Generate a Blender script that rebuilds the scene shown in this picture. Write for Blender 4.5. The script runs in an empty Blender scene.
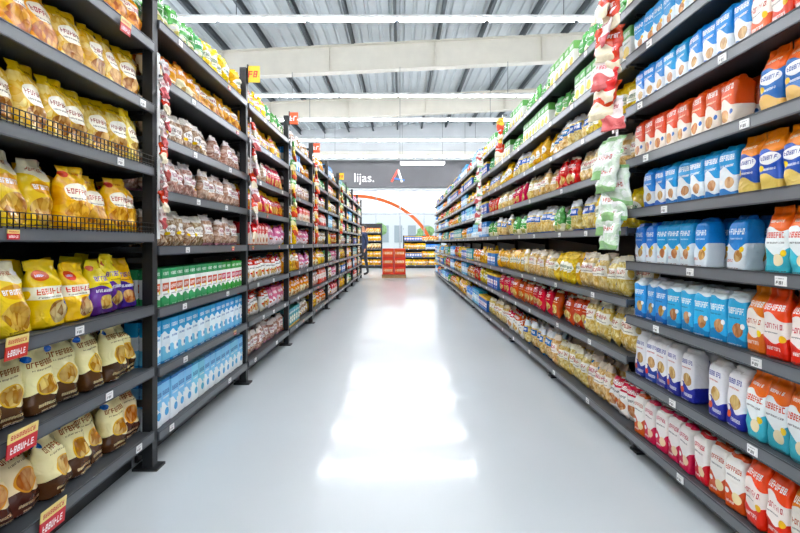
import bpy, bmesh, math, random
import numpy as np
from mathutils import Vector, Matrix, noise as mnoise
random.seed(7); R=random.Random(11)
sc=bpy.context.scene
sc.view_settings.view_transform='Standard'
sc.view_settings.look='None'
sc.view_settings.exposure=0.0

def lin(h,a=1.0):
    h=h.lstrip('#'); c=[int(h[i:i+2],16)/255 for i in (0,2,4)]
    c=[x/12.92 if x<=0.04045 else ((x+0.055)/1.055)**2.4 for x in c]
    return (c[0],c[1],c[2],a)

# ---------------------------------------------------------------- materials
def newmat(name):
    m=bpy.data.materials.new(name); m.use_nodes=True
    nt=m.node_tree; b=nt.nodes['Principled BSDF']
    return m,nt,b
def simple(name,hexc,rough=.5,metal=0,noise=0.0,nscale=8,spec=None):
    m,nt,b=newmat(name)
    b.inputs['Roughness'].default_value=rough; b.inputs['Metallic'].default_value=metal
    if spec is not None: b.inputs['Specular IOR Level'].default_value=spec
    c=lin(hexc)
    if noise>0:
        tc=nt.nodes.new('ShaderNodeTexCoord'); n=nt.nodes.new('ShaderNodeTexNoise'); n.inputs['Scale'].default_value=nscale
        n.inputs['Detail'].default_value=5
        nt.links.new(tc.outputs['Object'],n.inputs['Vector'])
        r=nt.nodes.new('ShaderNodeValToRGB')
        r.color_ramp.elements[0].position=.3; r.color_ramp.elements[1].position=.7
        r.color_ramp.elements[0].color=tuple(x*(1-noise) for x in c[:3])+(1,)
        r.color_ramp.elements[1].color=tuple(min(1,x*(1+noise)) for x in c[:3])+(1,)
        nt.links.new(n.outputs['Fac'],r.inputs['Fac']); nt.links.new(r.outputs['Color'],b.inputs['Base Color'])
    else: b.inputs['Base Color'].default_value=c
    return m
def emit(name,hexc,s):
    m,nt,b=newmat(name); b.inputs['Base Color'].default_value=lin(hexc)
    b.inputs['Emission Color'].default_value=lin(hexc); b.inputs['Emission Strength'].default_value=s
    return m

def label(name,ops,rough=.35,wrinkle=.25):
    m,nt,b=newmat(name); N=nt.nodes; L=nt.links
    lr=random.Random(name)
    uvn=N.new('ShaderNodeUVMap'); uvn.uv_map='UVMap'
    sep=N.new('ShaderNodeSeparateXYZ'); L.new(uvn.outputs[0],sep.inputs[0])
    u,v,uv=sep.outputs[0],sep.outputs[1],uvn.outputs[0]
    rn=N.new('ShaderNodeUVMap'); rn.uv_map='rnd'
    rs=N.new('ShaderNodeSeparateXYZ'); L.new(rn.outputs[0],rs.inputs[0])
    def M(op,a,bb=None,c=None):
        n=N.new('ShaderNodeMath'); n.operation=op
        for i,x in enumerate((a,bb,c)):
            if x is None: continue
            if isinstance(x,(int,float)): n.inputs[i].default_value=x
            else: L.new(x,n.inputs[i])
        return n.outputs[0]
    def VM(op,a,bb=None,c=None,out=0):
        n=N.new('ShaderNodeVectorMath'); n.operation=op
        for i,x in enumerate((a,bb,c)):
            if x is None: continue
            if isinstance(x,tuple): n.inputs[i].default_value=x
            else: L.new(x,n.inputs[i])
        return n.outputs[out]
    def rng(x,a,c): return M('COMPARE',x,(a+c)/2,(c-a)/2)
    def mix(f,a,c):
        n=N.new('ShaderNodeMix'); n.data_type='RGBA'
        L.new(f,n.inputs[0])
        for i,x in ((6,a),(7,c)):
            if isinstance(x,tuple): n.inputs[i].default_value=x
            else: L.new(x,n.inputs[i])
        return n.outputs[2]
    def speck(c1,c2,scale):
        o=VM('MULTIPLY_ADD',rn.outputs[0],(7.0,7.0,0.0),uv)
        n=N.new('ShaderNodeTexVoronoi'); n.inputs['Scale'].default_value=scale; L.new(o,n.inputs['Vector'])
        s=N.new('ShaderNodeSeparateColor'); L.new(n.outputs['Color'],s.inputs[0])
        d=M('MULTIPLY_ADD',n.outputs['Distance'],-.55,s.outputs[0])
        f=M('ADD',d,.15); 
        return mix(M('MINIMUM',M('MAXIMUM',f,0.0),1.0),lin(c2),lin(c1))
    def ell(cu,cv,ru,rv):
        return M('LESS_THAN',VM('LENGTH',VM('MULTIPLY_ADD',uv,(1/ru,1/rv,0),(-cu/ru,-cv/rv,0)),out=1),1.0)
    col=None
    ops=list(ops)
    if name.startswith('pkg_'):   # every pack also carries a round badge and a small-print block
        bx=lr.choice((.17,.83)); by=lr.choice((.3,.38,.86))
        ops+=[('ell',bx,by,.1,.05,lr.choice(('F6F6F4','F2C838','D2402E','2F6FB4'))),('text',lr.uniform(.12,.3),lr.uniform(.6,.9),.02,.045,8,lr.choice(('444444','F0F0F0','7A3A2A')))]
    for o in ops:
        k=o[0]
        if k=='base': col=lin(o[1]); 
        elif k=='speck': col=speck(o[1],o[2],o[3])
        elif k=='band': col=mix(rng(v,o[1],o[2]),col,lin(o[3]))
        elif k=='wave':
            e=M('MULTIPLY_ADD',M('SINE',M('MULTIPLY_ADD',u,o[3],o[4])),o[2],o[1])
            col=mix(M('LESS_THAN',v,e),col,lin(o[5]))
        elif k=='wavet':
            e=M('MULTIPLY_ADD',M('SINE',M('MULTIPLY_ADD',u,o[3],o[4])),o[2],o[1])
            col=mix(M('GREATER_THAN',v,e),col,lin(o[5]))
        elif k=='rect': col=mix(M('MULTIPLY',rng(u,o[1],o[2]),rng(v,o[3],o[4])),col,lin(o[5]))
        elif k=='ell': col=mix(ell(*o[1:5]),col,lin(o[5]))
        elif k=='food': col=mix(ell(*o[1:5]),col,speck(o[5],o[6],o[7]))
        elif k=='text':   # blocky letters made of random strokes, slightly slanted
            u0,u1,v0,v1,n,c=o[1:7]
            if name.startswith('pkg_'):
                n=int(n*1.35+.5); vm=(v0+v1)/2; hv=(v1-v0)/2*.84; v0,v1=vm-hv,vm+hv
            sx=n/(u1-u0); sy=1/(v1-v0); sd=lr.randrange(50)
            ly=M('MULTIPLY_ADD',v,sy,-v0*sy)
            gx=M('MULTIPLY_ADD',ly,-.18,M('MULTIPLY_ADD',u,sx,-u0*sx+.09))
            cell=M('FLOOR',gx); lx=M('FRACT',gx)
            cb=N.new('ShaderNodeCombineXYZ'); L.new(cell,cb.inputs[0]); cb.inputs[1].default_value=sd
            w=N.new('ShaderNodeTexWhiteNoise'); w.noise_dimensions='2D'; L.new(cb.outputs[0],w.inputs['Vector'])
            ws=N.new('ShaderNodeSeparateColor'); L.new(w.outputs['Color'],ws.inputs[0])
            Lf=M('LESS_THAN',lx,.24)
            Rt=M('MULTIPLY',rng(lx,.52,.76),M('GREATER_THAN',ws.outputs[0],.4))
            hz=M('MULTIPLY',M('ADD',M('ADD',M('MULTIPLY',M('GREATER_THAN',ly,.8),M('GREATER_THAN',ws.outputs[1],.35)),
                                    M('MULTIPLY',rng(ly,.4,.6),M('GREATER_THAN',ws.outputs[2],.4))),
                             M('MULTIPLY',M('LESS_THAN',ly,.2),M('GREATER_THAN',w.outputs['Value'],.3))),M('LESS_THAN',lx,.76))
            f=M('MINIMUM',M('ADD',M('ADD',Lf,Rt),hz),1.0)
            r=M('MULTIPLY',rng(u,u0,u1),rng(v,v0,v1))
            col=mix(M('MULTIPLY',f,r),col,lin(c))
    hs=N.new('ShaderNodeHueSaturation')
    if isinstance(col,tuple): hs.inputs['Color'].default_value=col
    else: L.new(col,hs.inputs['Color'])
    L.new(M('MULTIPLY_ADD',rs.outputs[0],.22,.84),hs.inputs['Value'])
    L.new(M('MULTIPLY_ADD',rs.outputs[1],.04,.48),hs.inputs['Hue'])
    hs.inputs['Saturation'].default_value=1.08
    L.new(hs.outputs[0],b.inputs['Base Color'])
    b.inputs['Roughness'].default_value=rough
    if wrinkle>0:
        tc=N.new('ShaderNodeTexCoord'); n=N.new('ShaderNodeTexNoise'); n.inputs['Scale'].default_value=22; n.inputs['Detail'].default_value=4
        n.inputs['Distortion'].default_value=2.0; n.noise_type='RIDGED_MULTIFRACTAL'
        L.new(tc.outputs['Object'],n.inputs['Vector'])
        bp=N.new('ShaderNodeBump'); bp.inputs['Strength'].default_value=wrinkle; bp.inputs['Distance'].default_value=.008
        L.new(n.outputs['Fac'],bp.inputs['Height']); L.new(bp.outputs[0],b.inputs['Normal'])
    return m

# ---------------------------------------------------------------- package shapes
PROF={
'carton':([(0,.96,.94,9),(.012,1,1,12),(.988,1,1,12),(1,.96,.94,9)],24,0),
'block':([(0,.9,.85,5),(.03,.97,.98,6),(.2,1,1.02,5),(.45,1,1.04,4.5),(.66,1,1,4.5),(.78,.97,.72,3.5),(.86,.92,.36,3),(.9,.9,.1,3),(1,.9,.07,3)],20,.6),
'folded':([(0,.92,.9,6),(.03,.98,1,7),(.3,1,1.02,6),(.6,1,1.02,6),(.84,.99,.97,6),(.9,.97,.8,5),(.93,.93,.5,4),(.97,.9,.42,4),(1,.86,.3,4)],20,.5),
'pouch':([(0,.86,.5,3),(.04,.94,.8,3),(.18,.98,1,2.6),(.4,1,1,2.4),(.6,.99,.88,2.3),(.74,.97,.62,2.2),(.85,.9,.28,2.2),(.91,.86,.09,3),(1,.88,.05,3)],20,1.1),
'pillow':([(0,.96,.12,3),(.05,.95,.3,3),(.14,.94,.75,2.5),(.35,.93,1,2.3),(.6,.93,1,2.3),(.8,.95,.75,2.3),(.9,.98,.3,2.3),(.94,1,.08,3),(1,1,.05,3)],20,1.2),
}
TC={}
def tmpl(shape,w,h,d,var,lod=0):
    key=(shape,w,h,d,var,lod)
    if key in TC: return TC[key]
    prof,nr,wr=PROF[shape]; r=random.Random(shape+str(var))
    if lod>0: nr=12 if shape!='carton' else 16
    if lod<0 and wr:
        nr=40; vv=[p[0] for p in prof]; q=[]
        levels=sorted(set(list(np.linspace(0,1,24))+vv))
        for x in levels: q.append((x,)+tuple(float(np.interp(x,vv,[p[k] for p in prof])) for k in (1,2,3)))
        prof=q
    off=Vector((r.uniform(0,50),r.uniform(0,50),r.uniform(0,50)))
    vs=[];ph=[r.uniform(0,6.3) for _ in range(8)]
    for (v,ws,ds,n) in prof:
        for i in range(nr):
            t=2*math.pi*(i+.5)/nr; c,s=math.cos(t),math.sin(t)
            x=math.copysign(abs(c)**(2/n),c)*w/2*ws; y=math.copysign(abs(s)**(2/n),s)*d/2*ds
            z=v*h
            if wr:
                a=.0035*wr
                y+=a*math.sin(x/w*11+ph[0]+v*5)+a*.8*math.sin(v*17+ph[1]+x/w*4)
                x+=a*.7*math.sin(v*13+ph[2])+a*.5*math.sin(v*29+ph[3]+y*40)
                if v>.85: y+=.006*wr*math.sin(x/w*14+ph[4])+(v-.85)*.12*math.sin(ph[5])*d; z+=a*math.sin(x/w*6+ph[6])
                if lod<0 and .02<v<.93:
                    p=Vector((x,y,z))
                    f=mnoise.noise(p*26+off)*.6+(abs(mnoise.noise(Vector((x*30,y*30,z*16))+off*2))-.25)*1.1
                    if v>.66: f+=.9*(v-.6)*math.sin(x*190+ph[7]+mnoise.noise(p*20)*3)
                    k=.006*wr*f; l=math.hypot(x,y)+1e-5; x+=x/l*k*.6; y+=y/l*k+ (k if abs(y)<1e-4 else 0)
                if v<.001: z=0
            vs.append((x,y,z))
    nl=len(prof); faces=[]
    for l in range(nl-1):
        for i in range(nr):
            j=(i+1)%nr; faces.append((l*nr+i,l*nr+j,(l+1)*nr+j,(l+1)*nr+i))
    faces.append(tuple(range(nr-1,-1,-1))); faces.append(tuple((nl-1)*nr+i for i in range(nr)))
    V=np.array(vs); li=np.array([i for f in faces for i in f]); tot=np.array([len(f) for f in faces])
    UV=np.stack([V[:,0]/w+.5,V[:,2]/h],1)
    T=(V,li,tot,UV[li]); TC[key]=T; return T
BV=np.array([(x,y,z) for z in (0,1) for y in (0,1) for x in (0,1)],float)
BF=[(0,2,3,1),(4,5,7,6),(0,1,5,4),(2,6,7,3),(0,4,6,2),(1,3,7,5)]
BLI=np.array([i for f in BF for i in f]); BT=np.array([4]*6); BUV=np.stack([BV[:,0],BV[:,2]],1)[BLI]

class Batch:
    def __init__(s): s.V=[];s.LI=[];s.T=[];s.UV=[];s.RN=[];s.MI=[];s.n=0;s.mats=[];s.sm=[]
    def add(s,V,li,tot,uv,mat,smooth=False,flav=None):
        if mat not in s.mats: s.mats.append(mat)
        s.V.append(V); s.LI.append(li+s.n); s.T.append(tot); s.UV.append(uv)
        s.RN.append(np.tile([R.random(),R.uniform(.35,.65) if flav is None else flav],(len(li),1)))
        s.MI.append(np.full(len(tot),s.mats.index(mat))); s.sm.append(np.full(len(tot),smooth)); s.n+=len(V)
    def box(s,x0,x1,y0,y1,z0,z1,mat):
        x0,x1=min(x0,x1),max(x0,x1); y0,y1=min(y0,y1),max(y0,y1)
        s.add(BV*np.array([x1-x0,y1-y0,z1-z0])+np.array([x0,y0,z0]),BLI,BT,BUV,mat)
    def poly(s,verts,faces,mat,smooth=False):
        li=np.array([i for f in faces for i in f]); tot=np.array([len(f) for f in faces])
        s.add(np.array(verts,float),li,tot,np.zeros((len(li),2)),mat,smooth)
    def build(s,name):
        V=np.concatenate(s.V);LI=np.concatenate(s.LI);T=np.concatenate(s.T)
        o0=V.mean(0); o0[2]=V[:,2].min()
        me=bpy.data.meshes.new(name)
        me.vertices.add(len(V)); me.vertices.foreach_set('co',(V-o0).astype(np.float32).ravel())
        me.loops.add(len(LI)); me.loops.foreach_set('vertex_index',LI.astype(np.int32))
        me.polygons.add(len(T)); st=np.concatenate([[0],np.cumsum(T)[:-1]])
        me.polygons.foreach_set('loop_start',st.astype(np.int32))
        me.polygons.foreach_set('material_index',np.concatenate(s.MI).astype(np.int32))
        me.polygons.foreach_set('use_smooth',np.concatenate(s.sm))
        a=me.uv_layers.new(name='UVMap'); a.data.foreach_set('uv',np.concatenate(s.UV).astype(np.float32).ravel())
        a=me.uv_layers.new(name='rnd'); a.data.foreach_set('uv',np.concatenate(s.RN).astype(np.float32).ravel())
        for m in s.mats: me.materials.append(m)
        me.update(calc_edges=True); me.validate()
        ob=bpy.data.objects.new(name,me); ob.location=o0; sc.collection.objects.link(ob); return ob

W='F6F6F4'
# kind: shape,w,h,d,objname,label ops
K={
'snack':('pouch',.14,.25,.10,'snack_bag_row',[('speck','F8CA36','E49C1A',10),('band',.82,1,'F2BA1A'),('ell',.5,.6,.42,.14,'F9F2DA'),('food',.5,.28,.42,.2,'F4C25A','AA6626',9),('text',.14,.86,.56,.66,5,'A8281E'),('text',.2,.8,.485,.515,9,'4A3A2A'),('text',.3,.7,.87,.91,6,'B03020')]),
'snackred':('pouch',.14,.25,.10,'snack_bag_row',[('base','D4402A'),('band',.0,.1,'F2C230'),('food',.5,.32,.38,.18,'F6C75E','C07820',9),('wavet',.76,.05,6.3,0,'F5C52E'),('text',.1,.9,.58,.70,6,W),('text',.2,.8,.52,.55,9,W)]),
'pastacream':('pouch',.13,.25,.10,'pasta_bag_row',[('speck','F8E696','D6A83E',11),('band',.84,1,'EFC738'),('ell',.5,.56,.38,.15,'FAF5E2'),('food',.5,.27,.34,.15,'E8C27A','8A5426',8),('text',.18,.82,.54,.63,6,'8C2A1C'),('text',.22,.78,.475,.505,9,'44321E'),('text',.25,.75,.88,.92,7,'7A3A1E')]),
'cereal':('pouch',.13,.26,.11,'cereal_bag_row',[('base','F5CD4E'),('wavet',.74,.04,5,1,'F5EBCA'),('food',.5,.27,.42,.2,'EFC468','A0621E',8),('ell',.5,.6,.36,.1,'E0961E'),('text',.18,.82,.56,.64,6,W),('text',.2,.8,.82,.88,7,'B03A1E'),('text',.15,.6,.05,.08,8,'5A3A1E')]),
'yellow':('pouch',.13,.25,.10,'cereal_bag_row',[('base','F5C628'),('rect',.0,1,.44,.62,'FBF6E0'),('food',.62,.24,.3,.17,'F0D9A0','8A4E1C',7),('text',.08,.92,.5,.6,6,'D23A2A'),('text',.1,.7,.455,.48,9,'333333'),('ell',.3,.78,.2,.08,'E0401E'),('text',.17,.43,.76,.8,4,W)]),
'purple':('pouch',.128,.25,.10,'cereal_bag_row',[('base','F1CC3E'),('wave',.5,.05,6,0,'523088'),('food',.5,.24,.3,.13,'F3D58A','9A5A22',7),('text',.12,.88,.62,.72,6,'4A2685'),('text',.15,.85,.42,.48,8,W),('text',.2,.8,.56,.585,9,'6A3A1E')]),
'choco':('pouch',.128,.25,.11,'cookie_bag_row',[('base','F5E6B4'),('wave',.3,.05,6.3,0,'4E2C1C'),('ell',.52,.44,.33,.16,'E0A848'),('food',.52,.44,.28,.14,'EEC880','A4622A',7),('text',.12,.88,.72,.81,6,'9A4A24'),('text',.2,.8,.665,.69,9,'5A3A24'),('text',.2,.8,.12,.17,7,'E8D0A0'),('text',.3,.9,.05,.075,9,'E8D0A0')]),
'choco2':('pouch',.128,.25,.11,'cookie_bag_row',[('base','F5DC88'),('wave',.25,.06,6.3,2,'5A3420'),('food',.55,.42,.3,.14,'E6B870','7A4822',6),('text',.1,.85,.69,.79,6,'5A2A14'),('text',.1,.7,.62,.65,9,'8A4A24'),('band',.93,1,'E2BE58'),('text',.2,.8,.09,.14,7,'E8D0A0')]),
'milkgreen':('carton',.075,.195,.07,'milk_carton_row',[('base','F4F6F2'),('band',.74,1,'2A8A46'),('rect',.08,.92,.4,.62,'CC2A24'),('text',.16,.84,.45,.57,4,W),('wave',.24,.05,6,0,'3A9A50'),('text',.15,.85,.82,.92,5,W),('text',.15,.85,.3,.34,7,'444444')]),
'milkblue':('carton',.08,.225,.07,'milk_carton_row',[('base','E6F1F8'),('wavet',.68,.05,6,0,'3A96D2'),('wave',.3,.1,4,1,'7CC0E6'),('ell',.62,.3,.22,.1,W),('text',.12,.88,.78,.88,5,W),('text',.15,.85,.54,.6,7,'1E5FA8'),('band',0,.06,'2A74B8')]),
'milkcyan':('carton',.08,.23,.07,'milk_carton_row',[('base','8CCDEC'),('wave',.42,.08,5,1,'F2F8FB'),('text',.1,.9,.64,.76,5,'1C4E9C'),('text',.15,.85,.56,.6,8,W),('ell',.6,.24,.24,.09,'5FB0DC'),('band',.93,1,'2A78B4')]),
'pinkbag':('pillow',.11,.2,.08,'rice_bag_row',[('speck','E6CFBE','A87C66',15),('band',.8,1,'F0E6E2'),('rect',.12,.88,.38,.68,'F2ECE8'),('text',.18,.82,.5,.62,6,'A04058'),('text',.2,.8,.42,.45,9,'555555'),('band',0,.1,'CC92A0')]),
'brownbag':('pillow',.11,.2,.08,'rice_bag_row',[('speck','DCC8AC','8C6848',13),('band',.78,1,'F0EADE'),('ell',.5,.48,.38,.17,'F5F0E8'),('text',.18,.82,.45,.56,6,'5A2A18'),('text',.25,.75,.38,.41,8,'5A2A18')]),
'redwhite':('folded',.084,.2,.075,'flour_bag_row',[('base','F5F1EC'),('wave',.36,.08,6.3,1,'D2392C'),('ell',.66,.24,.24,.1,'F2DDB0'),('text',.1,.9,.68,.79,6,'C0281E'),('text',.15,.85,.58,.62,9,'444444'),('band',.93,1,'D2392C'),('text',.15,.55,.1,.15,5,W)]),
'whiteblue':('folded',.084,.225,.08,'flour_bag_row',[('base','F2F2F5'),('wave',.3,.06,6.3,0,'34489C'),('food',.56,.42,.3,.12,'EBCB92','B07A40',7),('text',.1,.9,.7,.8,6,'34489C'),('text',.15,.8,.62,.65,9,'C03A2A'),('ell',.22,.2,.13,.06,'DA402E'),('text',.36,.92,.1,.17,6,W)]),
'lblue':('folded',.083,.2,.08,'biscuit_packet_row',[('base','4EAEE4'),('wavet',.84,.03,6,0,'E4F1F8'),('wave',.18,.06,5,0,'2A78B8'),('food',.6,.3,.26,.13,'E0B480','A06A38',6),('text',.08,.92,.58,.72,6,W),('text',.1,.7,.5,.53,9,'16407A')]),
'blue':('folded',.083,.2,.08,'biscuit_packet_row',[('base','368CD4'),('wave',.44,.08,5,2,'E6F1F8'),('food',.66,.26,.22,.11,'E2BC84','B07A44',6),('text',.08,.92,.64,.77,5,W),('text',.15,.85,.56,.59,9,'DCEAF4'),('band',.92,1,'2A62AC'),('text',.08,.42,.14,.2,4,'C8382A')]),
'bluewhite':('folded',.08,.195,.08,'biscuit_packet_row',[('base','ECF2F6'),('wavet',.5,.09,5,0,'3E92D4'),('wave',.14,.04,6,0,'3A74BC'),('food',.62,.28,.25,.11,'E4C698','B4814E',6),('text',.1,.9,.7,.83,5,W),('text',.12,.88,.58,.63,8,W)]),
'redorange':('folded',.08,.195,.08,'biscuit_packet_row',[('base','F3E6D8'),('wavet',.5,.08,5,0,'DA4C34'),('food',.4,.24,.27,.12,'E8B468','B4562A',6),('text',.1,.9,.72,.85,5,W),('text',.15,.85,.6,.64,8,'F6E0C0'),('band',0,.06,'E07A3A')]),
'orangeteal':('block',.085,.245,.075,'rice_bag_row',[('base','F0F6F6'),('wavet',.66,.04,6,0,'F07030'),('wave',.34,.08,5,2,'4AAFC0'),('text',.1,.9,.52,.62,5,'D2442A'),('text',.15,.85,.44,.47,9,'444444'),('text',.2,.8,.75,.8,6,W),('ell',.62,.2,.22,.09,'F2E2BC')]),
'orangenavy':('block',.085,.245,.075,'rice_bag_row',[('base','3565B0'),('wavet',.66,.04,6,0,'F27E30'),('ell',.5,.53,.42,.1,W),('text',.16,.84,.5,.58,5,'1C3F96'),('wave',.24,.06,5,0,'E4C070'),('text',.2,.8,.34,.38,7,W),('text',.2,.8,.76,.81,6,W)]),
'orangered':('block',.085,.245,.075,'rice_bag_row',[('base','F07038'),('wave',.6,.06,5,0,'F5ECE4'),('wave',.28,.06,5,2,'E05C34'),('text',.1,.9,.68,.78,5,W),('text',.12,.88,.42,.51,6,'C0382A'),('text',.15,.7,.36,.38,9,'444444'),('text',.2,.8,.12,.18,6,W)]),
'beige':('pillow',.118,.235,.085,'pasta_bag_row',[('speck','F2E2AC','CCA656',13),('band',.84,1,'E8DEC6'),('rect',.06,.94,.42,.7,'F2EDDE'),('text',.12,.88,.54,.66,6,'B03028'),('text',.15,.85,.46,.49,9,'555544'),('band',0,.08,'CDAF66'),('ell',.2,.8,.1,.04,'3A6AA8')]),
'beigeblue':('pillow',.118,.235,.085,'pasta_bag_row',[('speck','F2E4B0','CCA656',13),('band',.78,1,'E9EEF2'),('rect',.06,.94,.5,.72,'3C6CB0'),('text',.12,.88,.56,.67,6,W),('text',.15,.85,.42,.45,9,'555544'),('band',0,.08,'3C6CB0')]),
'yellowpasta':('pillow',.118,.225,.085,'pasta_bag_row',[('speck','F6DA58','D6A42C',13),('band',.8,1,'F2C422'),('ell',.5,.52,.42,.16,'F4F0DA'),('text',.16,.84,.48,.58,6,'2A6A40'),('text',.22,.78,.41,.44,9,'2A6A40'),('band',0,.1,'E6BC30')]),
'redpasta':('pillow',.118,.225,.085,'pasta_bag_row',[('base','CC342A'),('food',.5,.32,.36,.16,'EDD48A','BC8440',9),('text',.12,.88,.64,.77,6,W),('text',.15,.85,.56,.59,9,'F2D8B0'),('band',.92,1,'EAD8C0')]),
'greenpack':('pillow',.115,.2,.08,'noodle_packet_row',[('base','4C9A50'),('wave',.4,.08,6,0,'EBECC8'),('text',.12,.88,.62,.76,5,W),('food',.5,.22,.3,.12,'E8D480','7AA040',8),('text',.15,.85,.48,.51,9,W)]),
'whitegreen':('carton',.09,.2,.06,'noodle_carton_row',[('base','F0F2EA'),('band',.7,1,'62A854'),('ell',.5,.34,.34,.16,'E8CC54'),('text',.12,.88,.76,.9,5,W),('text',.12,.88,.56,.62,7,'2E6A38'),('band',0,.1,'3E8A4A')]),
'whitered':('pillow',.115,.2,.08,'noodle_packet_row',[('base','F2EEE8'),('band',.74,1,'CC3C32'),('food',.5,.34,.38,.16,'EED8A4','BC7A42',8),('text',.12,.88,.79,.9,5,W),('text',.12,.88,.58,.65,7,'444444')]),
'orangepack':('pillow',.115,.2,.08,'noodle_packet_row',[('base','E8923A'),('wave',.42,.07,6,1,'F4E6BC'),('text',.12,.88,.62,.76,5,W),('band',.92,1,'C03A28'),('food',.5,.22,.3,.12,'E8C480','A8602A',8)]),
'tealpack':('carton',.1,.2,.06,'tea_carton_row',[('base','3E9698'),('ell',.5,.4,.36,.2,'F0ECD8'),('text',.12,.88,.72,.86,5,W),('text',.25,.75,.36,.44,5,'2A6A6A'),('band',0,.1,'EABF4A')]),
'pinkpack':('pillow',.115,.2,.08,'candy_bag_row',[('base','DC7A9C'),('wave',.4,.07,6,1,'F4E4EA'),('text',.12,.88,.6,.76,5,W),('band',.9,1,'AC3A60')]),
'bluepack':('carton',.1,.19,.06,'tea_carton_row',[('base','3566B0'),('rect',.1,.9,.3,.62,W),('text',.16,.84,.4,.54,5,'CC3A2E'),('band',.86,1,'EABF4A'),('text',.2,.8,.12,.2,6,W)]),
}
MAT={k:label('pkg_'+k,v[5],rough=.5 if v[0]=='carton' else (.36 if v[0] in('folded','block') else .2),wrinkle=0 if v[0]=='carton' else .4) for k,v in K.items()}

rackdark=simple('rack_black_steel','1B1D1F',.45,.3,.15,6)
boarddark=simple('shelf_steel_charcoal','3E4246',.42,.3,.08,5)
railgrey=simple('price_rail_grey','565A5E',.35,.1)
railR=simple('price_rail_light','6A6E72',.35,.1)
tagw=label('price_tag_white',[('base','F0F0EE'),('text',.1,.9,.15,.5,3,'333333'),('text',.1,.8,.7,.82,7,'666666')],wrinkle=0)
tagred=label('promo_tag',[('base','C63030'),('band',.6,1,'E8D488'),('text',.1,.9,.15,.42,7,W),('text',.08,.92,.7,.88,9,'C02828')],wrinkle=0)
tagyel=label('flag_yellow',[('base','EEC628'),('text',.1,.9,.3,.7,2,'C8302A')],wrinkle=0)
tagor=label('flag_orange',[('base','E2603A'),('text',.1,.9,.3,.7,2,W)],wrinkle=0)

class Frame:
    def __init__(s,side,p0,face):
        s.side,s.p0,s.face=side,p0,face
        s.rot={'L':math.pi/2,'R':-math.pi/2,'E':0}[side]
    def pt(s,a,b):
        if s.side=='L': return (s.face-b,s.p0+a)
        if s.side=='R': return (s.face+b,s.p0+a)
        return (s.p0+a,s.face+b)
    def box(s,B,a0,a1,b0,b1,z0,z1,m):
        x0,y0=s.pt(a0,b0);x1,y1=s.pt(a1,b1); B.box(x0,x1,y0,y1,z0,z1,m)
    def plate(s,B,a,w,b,z,h,m,tilt=0):
        V=BV*np.array([w,.003,h])-np.array([w/2,.0015,0])
        if tilt: V[:,1]+=V[:,2]*tilt
        c,sn=math.cos(s.rot),math.sin(s.rot); x,y=s.pt(a,b)
        V=np.stack([V[:,0]*c-V[:,1]*sn+x,V[:,0]*sn+V[:,1]*c+y,V[:,2]+z],1)
        B.add(V,BLI,BT,BUV,m)

def rack(fr,Ln,levels,top,D=.45,front_posts=True,rail=railgrey,last=False):
    B=Batch()
    fr.box(B,0.0,Ln,D,D+.02,.06,top,rackdark)
    for a in ([0,Ln] if last else [0]):
        if front_posts:
            fr.box(B,a-.022,a+.022,0,.05,0,top,rackdark)
            for zz in (.3,1.0,1.7,top-.1): fr.box(B,a-.01,a+.01,.05,D-.04,zz,zz+.03,rackdark)
            fr.box(B,a-.04,a+.04,-.03,.09,0,.012,rackdark)
        else:
            fr.box(B,a-.02,a+.02,.06,.12,0,levels[0]-.04,rackdark)
            fr.box(B,a-.035,a+.035,.03,.14,0,.012,rackdark)
        fr.box(B,a-.02,a+.02,D-.04,D,0,top,rackdark)
        fr.box(B,a-.018,a+.018,.02,D,levels[0]-.09,levels[0]-.035,rackdark)
    g=.024 if front_posts else .0015
    fr.box(B,g,Ln-g,.10,.115,0.01,levels[0]-.03,rackdark)
    for z in levels:
        fr.box(B,g,Ln-g,.004,D-.001,z-.028,z,boarddark)
        fr.box(B,g,Ln-g,-.004,.004,z-.04,z+.006,boarddark)
        fr.box(B,g,Ln-g,-.010,-.004,z-.038,z+.004,rail)
        fr.box(B,g,Ln-g,-.013,-.010,z-.041,z-.036,boarddark)
        fr.box(B,g,Ln-g,-.013,-.010,z+.002,z+.006,boarddark)
        for a in (g+.003,Ln-g-.013):
            vs=[]
            for aa in (a,a+.01):
                for (b,zz) in ((.04,z-.03),(D-.03,z-.03),(D-.03,z-.10),(.04,z-.045)):
                    x,y=fr.pt(aa,b); vs.append((x,y,zz))
            B.poly(vs,[(0,1,2,3),(7,6,5,4),(0,4,5,1),(1,5,6,2),(2,6,7,3),(3,7,4,0)],rackdark)
        a=R.uniform(.1,.5)
        while a<Ln-.08:
            fr.plate(B,a,.042,-.0125,z-.034,.03,tagred if (front_posts and R.random()<.12) else tagw); a+=R.uniform(.3,.8)
    return B.build('gondola_shelf_unit')

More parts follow.
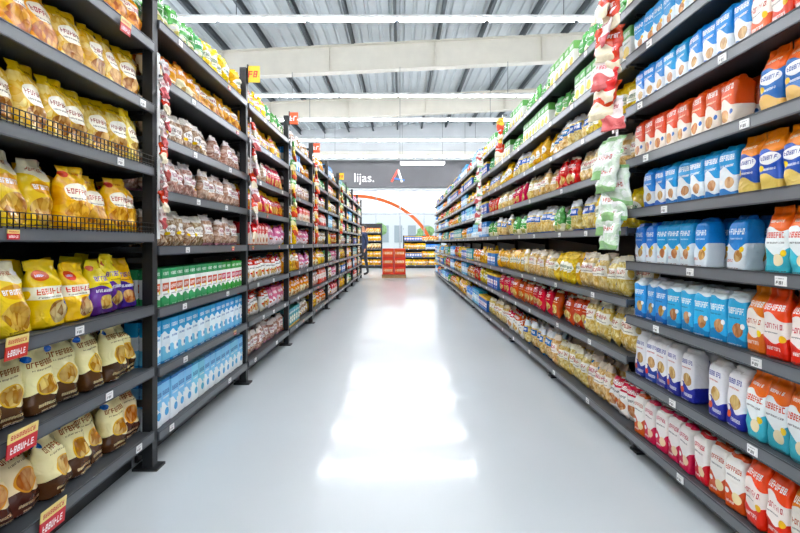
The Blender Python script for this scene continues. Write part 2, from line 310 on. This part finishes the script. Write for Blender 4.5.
def place(B,fr,k,a,b,z,hmax,lod,jit=1.0,flav=.5):
    sh,w,h,d,_,_=K[k]; hh=min(h,hmax)
    T=tmpl(sh,w,h,d,R.randrange(6),lod)
    soft=sh in('pouch','pillow')
    sc_=R.uniform(.9,1.04) if soft else 1
    V=T[0]*np.array([R.uniform(.95,1.05) if soft else 1,R.uniform(.85,1.1) if soft else 1,min(hh*sc_,hmax)/h])
    tl=R.uniform(-.14,.14)*jit*(0 if sh=='carton' else 1 if soft else .4)
    lean=R.uniform(-.02,.18)*(1 if soft else .2)*(0 if sh=='carton' else 1)
    V=np.stack([V[:,0]+V[:,2]*tl,V[:,1]+V[:,2]*lean,V[:,2]],1)
    ang=fr.rot+R.uniform(-.24,.24)*jit*(.15 if sh=='carton' else 1 if soft else .5)
    c,s=math.cos(ang),math.sin(ang); x,y=fr.pt(a,b)
    V=np.stack([V[:,0]*c-V[:,1]*s+x,V[:,0]*s+V[:,1]*c+y,V[:,2]+z+.0008],1)
    B.add(V,T[1],T[2],T[3],MAT[k],sh!='carton',flav=flav)

def fill(fr,Ln,z,hmax,segs,lod=0,rows=2,g=.03):
    bat={}
    a=g; tot=sum(f for _,f in segs); end=g
    for k,f in segs:
        sh,w,h,d,nm,_=K[k]; end+=f/tot*(Ln-2*g); B=bat.setdefault(nm,Batch())
        soft=sh in('pouch','pillow')
        n=max(1,int((end-a+w*.3)/(w*(.88 if soft else 1.03)))); pitch=(end-a)/n
        if end-a<w*.7: continue
        flav=R.random()
        for i in range(n):
            if R.random()<.25: flav=R.random()
            for r in range(rows):
                if r==0 and R.random()<.025: continue
                jb=R.uniform(0,.03) if soft else R.uniform(0,.008)
                aa=a+pitch*(i+.5)+(R.uniform(-.012,.012) if soft else 0)
                aa=min(max(aa,a+w*.45),end-w*.45)
                place(B,fr,k,aa,.018+d*.55+r*d*1.1+jb,z,hmax,1 if r>0 else lod,flav=flav)
        a=end
    for nm,B in bat.items():
        if B.n: B.build(nm)

# ---------------------------------------------------------------- shelving runs
FX=1.2; BAY=1.3
L1=[.185,.495,.795,1.145,1.465,1.765,2.065,2.345]
L2=[.16,.475,.77,1.08,1.36,1.63,1.93,2.2]
TOP=2.47
def hm(levels,i): return (levels[i+1]-levels[i]-.05) if i+1<len(levels) else .24
pal_left=['yellow','snack','orangepack','pinkbag','whitered','brownbag','milkblue','redpasta','greenpack','pinkpack','tealpack','bluepack','cereal','orangered','whitegreen','redorange']
lb0=2.165
for n in range(-2,9):
    p0=lb0+BAY*n; fr=Frame('L',p0,-FX)
    lv=L1 if n<0 else L2
    rack(fr,BAY,lv,TOP,last=(n==8))
    lod=-1 if n in(-1,0) else (0 if n<3 else 1)
    if n<=-1:
        S=[[('choco',1)],[('choco2',.4),('choco',.6)],[('cereal',.5),('yellow',.24),('purple',.26)],[('cereal',.6),('snack',.4)],[('pastacream',1)],
           [('snack',.6),('pastacream',.4)],[('snackred',.5),('snack',.5)],[('snack',1)]]
    elif n==0:
        S=[[('milkcyan',1)],[('milkblue',1)],[('milkgreen',1)],[('brownbag',.5),('pinkbag',.5)],[('pinkbag',1)],[('brownbag',.6),('pinkbag',.4)],[('orangepack',.4),('snack',.6)],[('greenpack',.5),('yellowpasta',.5)]]
    elif n==1:
        S=[[('pinkbag',1)],[('whitered',.6),('pinkpack',.4)],[('whitered',1)],[('redorange',.5),('pinkpack',.5)],[('snackred',1)],[('pinkbag',.5),('redpasta',.5)],[('yellow',1)],[('yellow',.5),('greenpack',.5)]]
    else:
        S=[[(R.choice(pal_left),.5),(R.choice(pal_left),.5)] for _ in range(8)]
    for i,s in enumerate(S): fill(fr,BAY,lv[i],hm(lv,i),s,lod)

R1=[.12,.42,.72,1.0,1.27,1.53,1.80,2.07,2.33]
R2=[.12,.50,.80,1.18,1.50,1.78,2.06,2.33]
rb0=2.33
for n in range(-2,10):
    p0=rb0+BAY*n; fr=Frame('R',p0,FX)
    lv=R1 if n<0 else R2
    rack(fr,BAY,lv,TOP,front_posts=False,rail=railR,last=(n==9))
    lod=-1 if n in(-1,0) else (0 if n<3 else 1)
    if n<0:
        S=[[('orangered',.42),('redwhite',.58)],[('orangeteal',.42),('whiteblue',.58)],[('orangered',.42),('lblue',.58)],[('orangeteal',.42),('blue',.58)],
           [('orangenavy',.45),('bluewhite',.55)],[('orangenavy',.45),('redorange',.55)],[('orangered',.4),('bluewhite',.6)],[('blue',1)],[('bluewhite',1)]]
    elif n<=2:
        S=[[('whitered',.25),('beige',.75)],[('beige',.5),('redpasta',.5)],[('beige',.6),('yellowpasta',.4)],[('yellowpasta',.4),('beigeblue',.35),('greenpack',.25)] if n==0 else [('beigeblue',.6),('greenpack',.4)],
           [('beige',.6),('redpasta',.4)],[('yellowpasta',.5),('beigeblue',.5)],[('whitegreen',.6),('greenpack',.4)],[('greenpack',.6),('whitegreen',.4)]]
        if n==1: S[1]=[('redpasta',1)]; S[0]=[('beigeblue',.6),('whitered',.4)]
        if n==2: S[1]=[('redpasta',.5),('bluepack',.5)]; S[2]=[('yellowpasta',.6),('bluepack',.4)]
    else:
        pr=['bluepack','yellow','milkcyan','tealpack','yellowpasta','orangepack','redpasta','blue','greenpack','snack','milkblue']
        S=[[(R.choice(pr),.5),(R.choice(pr),.5)] for _ in range(8)]
    for i,s in enumerate(S): fill(fr,BAY,lv[i],hm(lv,i),s,lod,g=.015)

# cross-aisle units at the end
fr=Frame('E',.15,19.0); Le=[.15,.5,.85,1.2]
rack(fr,1.6,Le,1.42,last=True)
for i,s in enumerate([[('yellow',1)],[('bluepack',.5),('yellow',.5)],[('yellow',.6),('blue',.4)],[('bluepack',.5),('orangepack',.5)]]): fill(fr,1.6,Le[i],.24,s,1)
fr=Frame('E',-2.6,19.0); Le=[.15,.5,.85,1.2,1.55]
rack(fr,1.8,Le,1.95,last=True)
for i in range(5): fill(fr,1.8,Le[i],.24,[(R.choice(['yellow','redpasta','greenpack','bluepack']),.5),(R.choice(['orangepack','snack','choco']),.5)],1)

# wire guards on near-left shelves
wire=simple('black_wire','15130F',.4,.6)
for z in (L1[3],L1[4]):
    B=Batch(); fr=Frame('L',lb0-BAY,-FX)
    for h in (.012,.03,.05): fr.box(B,.03,BAY-.03,-.0175,-.0145,z+h-.0015,z+h+.0015,wire)
    a=.03
    while a<BAY-.028:
        fr.box(B,a-.001,a+.001,-.0145,-.0115,z-.0,z+.0515,wire); a+=.022
    for a in (.03,.45,.87,BAY-.03): fr.box(B,a-.003,a+.003,-.0145,.02,z-.0,z+.004,wire)
    B.build('wire_shelf_guard')
for (p,z,w,h) in ((1.36,.745,.08,.07),(1.38,.445,.11,.08),(1.50,.125,.11,.09),(1.9,2.0,.07,.06)):
    B=Batch(); fr=Frame('L',0,-FX); fr.plate(B,p,w,-.018,z,h,tagred,-.1); B.build('promo_price_card')

# hanging clip strips with packets
clear=label('pkt_clear',[('speck','F0F3F0','C6DAC2',7),('band',.9,1,'86B47C'),('rect',.15,.85,.4,.62,'F4F4F2'),('text',.2,.8,.46,.56,7,'B84A3A'),('wave',.16,.06,5,0,'98C48A')],rough=.08,wrinkle=.7)
pink=label('pkt_pink',[('base','EBDCDA'),('wave',.4,.1,6,0,'CC6A6C'),('text',.12,.88,.6,.72,7,'A83A48'),('band',.9,1,W)],rough=.2,wrinkle=.5)
redp=label('pkt_red',[('base','C8443A'),('wave',.4,.1,6,0,'EEE0C4'),('text',.12,.88,.62,.74,7,W)],rough=.2,wrinkle=.5)
grn=label('pkt_green',[('base','5AA058'),('wave',.45,.1,6,0,'ECE8B0'),('text',.15,.85,.6,.8,5,W)],wrinkle=.4)
yel=label('pkt_yel',[('base','E4BC38'),('wave',.45,.1,6,0,'D0503A'),('text',.15,.85,.6,.8,5,'B02828')],wrinkle=.4)
def strip(side,p,z0,z1,mats,w=.1,h=.14,out=.05,step=.1,d=.03):
    fr=Frame(side,p,-FX if side=='L' else FX); B=Batch()
    fr.box(B,-.012,.012,-out-.002,-out+.001,z0,z1+.04,tagw)
    fr.box(B,-.006,.006,-out-.002,.0,z1+.03,z1+.038,rackdark)
    z=z1-h; i=0
    while z>=z0-.02:
        T=tmpl('pillow',w,h,d,i%4,-1 if p<3 else 0); ang=fr.rot+R.uniform(-.6,.6)+(.5 if side=='R' else 0)
        V=T[0].copy(); V[:,0]*=R.uniform(.85,1.1); tl=R.uniform(-.25,.25); V[:,0]+=(V[:,2]-h)*tl; V[:,1]-=(h-V[:,2])*R.uniform(.05,.3)
        c,s=math.cos(ang),math.sin(ang); x,y=fr.pt(0,-out-.017-R.uniform(0,.01))
        V=np.stack([V[:,0]*c-V[:,1]*s+x,V[:,0]*s+V[:,1]*c+y,V[:,2]+z],1)
        B.add(V,T[1],T[2],T[3],mats[i%len(mats)],True); z-=step; i+=1
    B.build('hanging_packet_strip')
strip('L',2.19,1.12,2.0,[pink,pink,redp],w=.05,h=.11,step=.08,out=.003,d=.018)
strip('L',3.49,1.1,2.05,[redp,pink],w=.09,h=.12,out=.02)
strip('L',4.79,1.1,2.2,[grn,yel],w=.09,h=.12,out=.02)
strip('L',6.09,1.1,2.2,[redp,yel],w=.09,h=.12,out=.02)
strip('L',8.69,1.1,2.2,[yel,grn],w=.09,h=.12,out=.02)
strip('R',2.34,1.68,2.62,[redp,pink,redp],w=.14,h=.19,step=.075,out=.07)
strip('R',2.34,1.06,1.66,[clear],w=.17,h=.22,step=.075,out=.05,d=.045)
strip('R',6.26,1.2,2.4,[pink,clear],w=.1,h=.14)
strip('R',4.96,2.0,2.5,[yel,redp],w=.1,h=.14)
for p,z,m in ((3.47,2.36,tagyel),(6.07,2.34,tagor),(8.66,2.34,tagyel),(4.77,2.38,tagor),(2.17,2.3,tagor)):
    B=Batch(); B.box(-1.2,-1.1,p-.002,p+.002,z,z+.13,m); B.box(-1.2,-1.19,p-.006,p+.006,z-.01,z+.14,rackdark); B.build('shelf_flag_sign')

# ---------------------------------------------------------------- room
m,nt,b=newmat('polished_concrete_floor')
tc=nt.nodes.new('ShaderNodeTexCoord'); n1=nt.nodes.new('ShaderNodeTexNoise'); n1.inputs['Scale'].default_value=1.1; n1.inputs['Detail'].default_value=3
r=nt.nodes.new('ShaderNodeMix'); r.data_type='RGBA'
r.inputs[6].default_value=lin('BCC3C6'); r.inputs[7].default_value=lin('CCD2D5')
nt.links.new(tc.outputs['Object'],n1.inputs['Vector']); nt.links.new(n1.outputs['Fac'],r.inputs[0]); nt.links.new(r.outputs[2],b.inputs['Base Color'])
b.inputs['Roughness'].default_value=.34
b.inputs['Specular IOR Level'].default_value=.4
b.inputs['Coat Weight'].default_value=.55; b.inputs['Coat Roughness'].default_value=.1
floorm=m
wallw=simple('painted_wall_white','C9CDCF',.7,0,.04,2)
steelcream=simple('cream_painted_steel','D8D3C6',.5,0,.04,3)
roofm=simple('white_roof_sheet','C8CED1',.5,.0,.04,2)
purl=simple('grey_purlin_steel','555C61',.5,.3)
darkband=simple('dark_fascia_panel','48484B',.6,0,.05,2)
white=simple('white_enamel','F4F4F2',.4)
alum=simple('window_aluminium','90959A',.35,.6)
X0,X1,Y0,Y1=-12,12,-6,22
def box(name,*a):
    B=Batch(); B.box(*a); return B.build(name)
box('floor',X0,X1,Y0,Y1,-.1,0,floorm)
box('wall_left',X0-.15,X0,Y0,Y1,0,7.6,wallw)
box('wall_right',X1,X1+.15,Y0,Y1,0,7.6,wallw)
box('wall_front',X0-.15,X1+.15,Y0-.15,Y0,0,7.6,wallw)
box('wall_back',X0-.15,X1+.15,Y1,Y1+.2,3.75,7.6,wallw)
roof=lambda x:6.95+.05*x
B=Batch(); pts=[]; x=X0-.15
while x<X1+.2:
    for dx,dz in ((0,0),(.16,0),(.19,.045),(.25,.045),(.28,0)): pts.append((x+dx,roof(x+dx)+dz))
    x+=.3
vs=[(p[0],yy,p[1]) for yy in (Y0-.15,Y1+.2) for p in pts]; n=len(pts)
B.poly(vs,[(i,i+n,i+n+1,i+1) for i in range(n-1)],roofm)
vs=[(X0-.15,Y0-.15,roof(X0)+.2),(X1+.15,Y0-.15,roof(X1)+.2),(X1+.15,Y1+.2,roof(X1)+.2),(X0-.15,Y1+.2,roof(X0)+.2)]
B.poly(vs,[(0,1,2,3)],roofm); B.build('ceiling')
B=Batch()
for i in range(-9,10):
    x=i*1.2-.15; z=roof(x)
    B.box(x-.012,x+.012,Y0,Y1,z-.2,z,purl); B.box(x-.012,x+.06,Y0,Y1,z-.212,z-.2,purl); B.box(x-.012,x+.06,Y0,Y1,z-.012,z,purl)
B.build('roof_purlins')
def ibeam(name,y,zoff,dep,slope=.05):
    B=Batch()
    def slab(y0,y1,o0,o1):
        vs=[]
        for (x) in (X0,X1):
            for yy in (y0,y1):
                for o in (o0,o1): vs.append((x,yy,6.95+slope*x+o))
        B.poly(vs,[(0,1,3,2),(4,6,7,5),(0,4,5,1),(2,3,7,6),(1,5,7,3),(0,2,6,4)],steelcream)
    slab(y-.01,y+.01,zoff-dep,zoff); slab(y-.13,y+.13,zoff-dep-.02,zoff-dep); slab(y-.13,y+.13,zoff,zoff+.02)
    for x in np.arange(X0+1,X1,3.0):
        z=6.95+slope*x+zoff
        B.box(x-.008,x+.008,y-.12,y+.12,z-dep,z,steelcream)
    B.build(name)
for y in (-1,4.5,12.5,17.0): ibeam('roof_rafter_beam',y,-.22,.72)
box('wall_beam',X0,X1,21.7,21.98,5.35,5.6,steelcream)
tube=emit('fluorescent_tube','F8FAFF',85)
for y in (-4,-1,2,5,8.1,12.3,14.7,17.6,20.4):
    B=Batch()
    z=5.2 if y<20 else 5.1
    B.box(-10,10,y-.06,y+.06,z,z+.035,white); B.box(-10,10,y-.03,y+.03,z+.035,z+.07,white)
    for i in range(12):
        x=-9.9+i*1.65
        for dy in (-.03,.03):
            n=8; vs=[];fs=[]
            for xx in (x,x+1.55):
                for j in range(n):
                    t=2*math.pi*j/n; vs.append((xx,y+dy+.016*math.cos(t),z-.018+.016*math.sin(t)))
            for j in range(n): fs.append((j,(j+1)%n,n+(j+1)%n,n+j))
            fs.append(tuple(range(n-1,-1,-1))); fs.append(tuple(range(n,2*n)))
            B.poly(vs,fs,tube,True)
    for x in range(-9,10,3): B.box(x-.006,x+.006,y-.006,y+.006,z+.07,roof(x) if abs(y-12.3)>.3 else roof(x)-.95,purl)
    B.build('fluorescent_light_row')
B=Batch(); B.box(0,2.0,19.6,20.0,4.62,4.72,white); B.box(.05,1.95,19.62,19.98,4.61,4.62,emit('panel_glow','FFFFFF',4))
for x in (.1,1.9): B.box(x-.006,x+.006,19.79,19.81,4.72,roof(x),purl)
B.build('ceiling_light_panel')
box('fascia_sign_band',X0,X1,21.86,21.985,3.85,5.2,darkband)
cu=bpy.data.curves.new('t','FONT'); cu.body='lijas.'; cu.size=.62; cu.extrude=.02; cu.align_x='RIGHT'
to=bpy.data.objects.new('t',cu); sc.collection.objects.link(to)
bpy.context.view_layer.update()
me=bpy.data.meshes.new_from_object(to.evaluated_get(bpy.context.evaluated_depsgraph_get())); bpy.data.objects.remove(to)
ob=bpy.data.objects.new('wall_sign_lettering',me); me.materials.clear(); me.materials.append(simple('sign_letter_grey','D8D8D6',.5)); sc.collection.objects.link(ob)
ob.location=(-1.25,21.83,4.12); ob.rotation_euler=(math.pi/2,0,0)
B=Batch(); red=simple('logo_red','D0402E'); blu=simple('logo_blue','2A6AB8'); yy=21.83
def bar(p,q,w,m):
    d=Vector((q[0]-p[0],q[1]-p[1])); nn=Vector((-d.y,d.x)).normalized()*w/2
    c=[(p[0]+nn.x,p[1]+nn.y),(p[0]-nn.x,p[1]-nn.y),(q[0]-nn.x,q[1]-nn.y),(q[0]+nn.x,q[1]+nn.y)]
    vs=[(x,yy,z) for x,z in c]+[(x,yy+.03,z) for x,z in c]
    B.poly(vs,[(0,1,2,3),(7,6,5,4),(0,4,5,1),(1,5,6,2),(2,6,7,3),(3,7,4,0)],m)
bar((-.42,4.12),(-.1,4.72),.1,red); bar((-.1,4.72),(.1,4.12),.1,white); bar((-.3,4.3),(.22,4.2),.08,blu)
B.build('wall_logo_sign')
glass,nt,b=newmat('window_glass'); b.inputs['Transmission Weight'].default_value=1; b.inputs['Roughness'].default_value=0; b.inputs['IOR'].default_value=1.01
wi=1; x=X0
while x<X1-.1:
    B=Batch(); x1=x+2.4
    B.box(x,x+.03,Y1+.04,Y1+.12,0,3.75,alum);B.box(x1-.03,x1,Y1+.04,Y1+.12,0,3.75,alum)
    B.box(x+.03,x1-.03,Y1+.04,Y1+.12,0,.08,alum);B.box(x+.03,x1-.03,Y1+.04,Y1+.12,3.67,3.75,alum)
    B.box(x+.03,x1-.03,Y1+.05,Y1+.11,2.5,2.56,alum); B.box(x+1.18,x+1.22,Y1+.05,Y1+.11,.08,2.5,alum); B.box(x+1.18,x+1.22,Y1+.05,Y1+.11,2.56,3.67,alum)
    for (xa,xb) in ((x+.03,x+1.18),(x+1.22,x1-.03)):
        B.box(xa,xb,Y1+.075,Y1+.083,.08,2.5,glass);B.box(xa,xb,Y1+.075,Y1+.083,2.56,3.67,glass)
    B.build('window_%d'%wi); wi+=1; x=x1
# outside
box('pavement_exterior',-60,60,Y1+.2,90,-.12,-.02,simple('pavement','D4D4D2',.9,0,.06,1))
orange=simple('orange_arch_paint','F07030',.5)
B=Batch(); n=48; vs=[];fs=[]
for i in range(n+1):
    t=math.pi*i/n; cx,cz=-2.8+4.9*math.cos(t),4.0*math.sin(t)
    nx,nz=math.cos(t),math.sin(t)
    for (o,yy) in ((-.09,27),(.09,27),(.09,27.3),(-.09,27.3)): vs.append((cx+nx*o,yy,cz+nz*o-.02))
for i in range(n):
    for j in range(4): fs.append((i*4+j,i*4+(j+1)%4,(i+1)*4+(j+1)%4,(i+1)*4+j))
fs+= [(0,1,2,3),(n*4+3,n*4+2,n*4+1,n*4)]
B.poly(vs,fs,orange); B.build('orange_arch')
pale=simple('pale_render','C4CCD0',.8); palew=simple('pale_window','8E9CA4',.3)
B=Batch(); B.box(-14,16,78,88,-.02,6.5,pale)
for i in range(12): B.box(-13+i*2.4,-11.6+i*2.4,77.9,78,1.2,4.2,palew)
B.build('building_exterior')
leaf=simple('foliage_green','7CA06C',.9,0,.25,6); bark=simple('bark','6A5442',.9)
for (tx,ty,s) in ((-3.0,50,.75),(3.4,60,.8),(-9,58,.9),(10,56,.9)):
    bm=bmesh.new()
    rr=random.Random(int(tx*10))
    for i in range(9):
        mt=Matrix.Translation((rr.uniform(-1,1)*s,rr.uniform(-1,1)*s,2.6*s+rr.uniform(-.6,.9)*s))
        bmesh.ops.create_icosphere(bm,subdivisions=3,radius=rr.uniform(.6,1)*s,matrix=mt)
    for v in bm.verts: v.co+=v.normal*rr.uniform(-.12,.12)
    nf=len(bm.faces)
    bmesh.ops.create_cone(bm,segments=10,radius1=.16*s,radius2=.1*s,depth=2.4*s,cap_ends=True,matrix=Matrix.Translation((0,0,1.2*s)))
    bm.faces.ensure_lookup_table()
    for f in bm.faces[nf:]: f.material_index=1
    me=bpy.data.meshes.new('tree'); bm.to_mesh(me); bm.free(); me.materials.append(leaf); me.materials.append(bark)
    o=bpy.data.objects.new('street_tree',me); o.location=(tx,ty,-.02); sc.collection.objects.link(o)

redbox=label('red_display_carton',[('base','E04A34'),('rect',.1,.9,.25,.7,'EE8048'),('text',.12,.88,.36,.6,6,'F6E4C8'),('band',.93,1,'C23A28')],rough=.6,wrinkle=0)
wood=simple('pallet_wood','A8845A',.8,0,.2,8)
B=Batch(); cy=14.15
for i in range(5): B.box(-.57+i*.165,-.57+i*.165+.1,cy-.3,cy+.3,.09,.11,wood)
for yy_ in (-.29,-.04,.21): B.box(-.57,.19,cy+yy_,cy+yy_+.08,0,.09,wood)
B.build('wooden_pallet')
B=Batch()
for r_ in range(3):
    for c_ in range(2):
        for d_ in range(2):
            T=tmpl('carton',.36,.27,.28,0,0)
            V=T[0]+np.array([-.375+c_*.37,cy-.145+d_*.29,.111+r_*.272]); B.add(V,T[1],T[2],T[3],redbox)
B.build('cardboard_carton_stack')

# ---------------------------------------------------------------- shopper
def person(loc,rz):
    skin=simple('skin','C98F6E',.55); shirt=simple('navy_jacket','24304E',.8,0,.15,20); trou=simple('dark_trousers','2A2B30',.85,0,.1,20)
    hair=simple('dark_hair','1D1511',.6); shoe=simple('black_shoe','151515',.5)
    P=[(0,0,.93,.13,.10),(0,-.01,1.1,.125,.09),(0,-.01,1.28,.15,.105),(0,0,1.41,.12,.08),(0,.0,1.49,.052,.052),(0,-.015,1.56,.07,.075),(0,-.02,1.63,.078,.095),(0,-.01,1.69,.06,.07)]
    E=[(i,i+1) for i in range(7)]
    def chain(root,pts):
        p=root
        for q in pts: P.append(q); E.append((p,len(P)-1)); p=len(P)-1
        return p
    for s in (-1,1):
        f=-.12 if s<0 else .1
        an=chain(0,[(s*.09,0,.86,.095,.1),(s*.1,f*.6-.02,.5,.062,.065),(s*.1,f+.02,.1,.042,.045)])
        chain(an,[(s*.105,f-.06,.045,.042,.035),(s*.11,f-.15,.035,.04,.028)])
        if s<0: w=chain(3,[(s*.17,0,1.41,.062,.06),(s*.22,-.03,1.14,.042,.042),(s*.19,-.24,1.06,.028,.026)]); d=Vector((.02,-.09,0.01))
        else:   w=chain(3,[(s*.17,0,1.41,.062,.06),(s*.24,.03,1.13,.042,.042),(s*.24,-.06,.9,.028,.026)]); d=Vector((0,-.02,-.09))
        wp=Vector(P[w][:3])
        pl=chain(w,[tuple(wp+d*.6)+(.034,.018)])
        pp=Vector(P[pl][:3])
        side=Vector((1,0,0))
        for k_,l in zip((-1.5,-.5,.5,1.5),(.8,1.0,.95,.75)):
            chain(pl,[tuple(pp+side*k_*.016+d*.35*l)+(.009,.009),tuple(pp+side*k_*.018+d*.7*l+Vector((0,-.012,-.012)))+(.008,.008)])
        chain(pl,[tuple(pp-side*s*.034+d*.05)+(.01,.01),tuple(pp-side*s*.045+d*.35)+(.009,.009)])
    me=bpy.data.meshes.new('body'); me.from_pydata([p[:3] for p in P],E,[]); ob=bpy.data.objects.new('body_tmp',me); sc.collection.objects.link(ob)
    sk=ob.modifiers.new('s','SKIN'); ss=ob.modifiers.new('ss','SUBSURF'); ss.levels=2; ss.render_levels=2
    for i,p in enumerate(P):
        d=me.skin_vertices[0].data[i]; d.radius=(p[3],p[4]); d.use_root=(i==0)
    bpy.context.view_layer.update()
    m2=bpy.data.meshes.new_from_object(ob.evaluated_get(bpy.context.evaluated_depsgraph_get())); bpy.data.objects.remove(ob)
    m2.materials.clear()
    for m in (skin,shirt,trou,shoe,hair): m2.materials.append(m)
    for f in m2.polygons:
        c=f.center; i=1; f.use_smooth=True
        if c.z>1.475: i=0
        elif c.z<.08 and abs(c.x)<.17: i=3
        elif c.z<.9 and abs(c.x)<.19: i=2
        elif (c.x<-.1 and c.y<-.235) or (c.x>.19 and c.z<.9): i=0
        f.material_index=i
    root=bpy.data.objects.new('shopper',None); sc.collection.objects.link(root)
    b=bpy.data.objects.new('body',m2); sc.collection.objects.link(b); b.parent=root
    def part(nm,mats,fn):
        bm=bmesh.new(); fn(bm); me=bpy.data.meshes.new(nm); bm.to_mesh(me); bm.free()
        for f in me.polygons: f.use_smooth=True
        me.materials.append(mats); o=bpy.data.objects.new(nm,me); sc.collection.objects.link(o); o.parent=root
    def sph(bm,c,r):
        bmesh.ops.create_uvsphere(bm,u_segments=16,v_segments=12,radius=1,matrix=Matrix.Translation(c)@Matrix.Diagonal((*r,1)))
    def hairf(bm):
        sph(bm,(0,.015,1.645),(.09,.105,.095))
        bmesh.ops.delete(bm,geom=[v for v in bm.verts if v.co.y<-.05 and v.co.z<1.675 or v.co.z<1.57],context='VERTS')
    part('hair',hair,hairf)
    part('eyes',simple('eye_dark','20160F',.2),lambda bm:[sph(bm,(s*.03,-.098,1.625),(.011,.008,.007)) for s in (-1,1)])
    part('nose',skin,lambda bm:sph(bm,(0,-.11,1.598),(.012,.018,.02)))
    part('mouth',simple('lips','9A4A42',.5),lambda bm:sph(bm,(0,-.09,1.563),(.022,.012,.006)))
    part('ears',skin,lambda bm:[sph(bm,(s*.083,0,1.61),(.01,.02,.03)) for s in (-1,1)])
    root.location=loc; root.rotation_euler=(0,0,rz)
person((-1.26,15.3,0),math.radians(-60))

# ---------------------------------------------------------------- world, camera
w=bpy.data.worlds.new('overcast_sky'); sc.world=w; w.use_nodes=True
bg=w.node_tree.nodes['Background']; bg.inputs['Color'].default_value=(.93,.97,1,1); bg.inputs['Strength'].default_value=2.7
cam=bpy.data.cameras.new('camera'); co=bpy.data.objects.new('camera',cam); sc.collection.objects.link(co)
cam.sensor_width=36; cam.lens=442/800*36; cam.shift_y=-23.5/800; cam.clip_start=.02
co.location=(0,0,1.1); co.rotation_euler=(math.pi/2,0,0); sc.camera=co
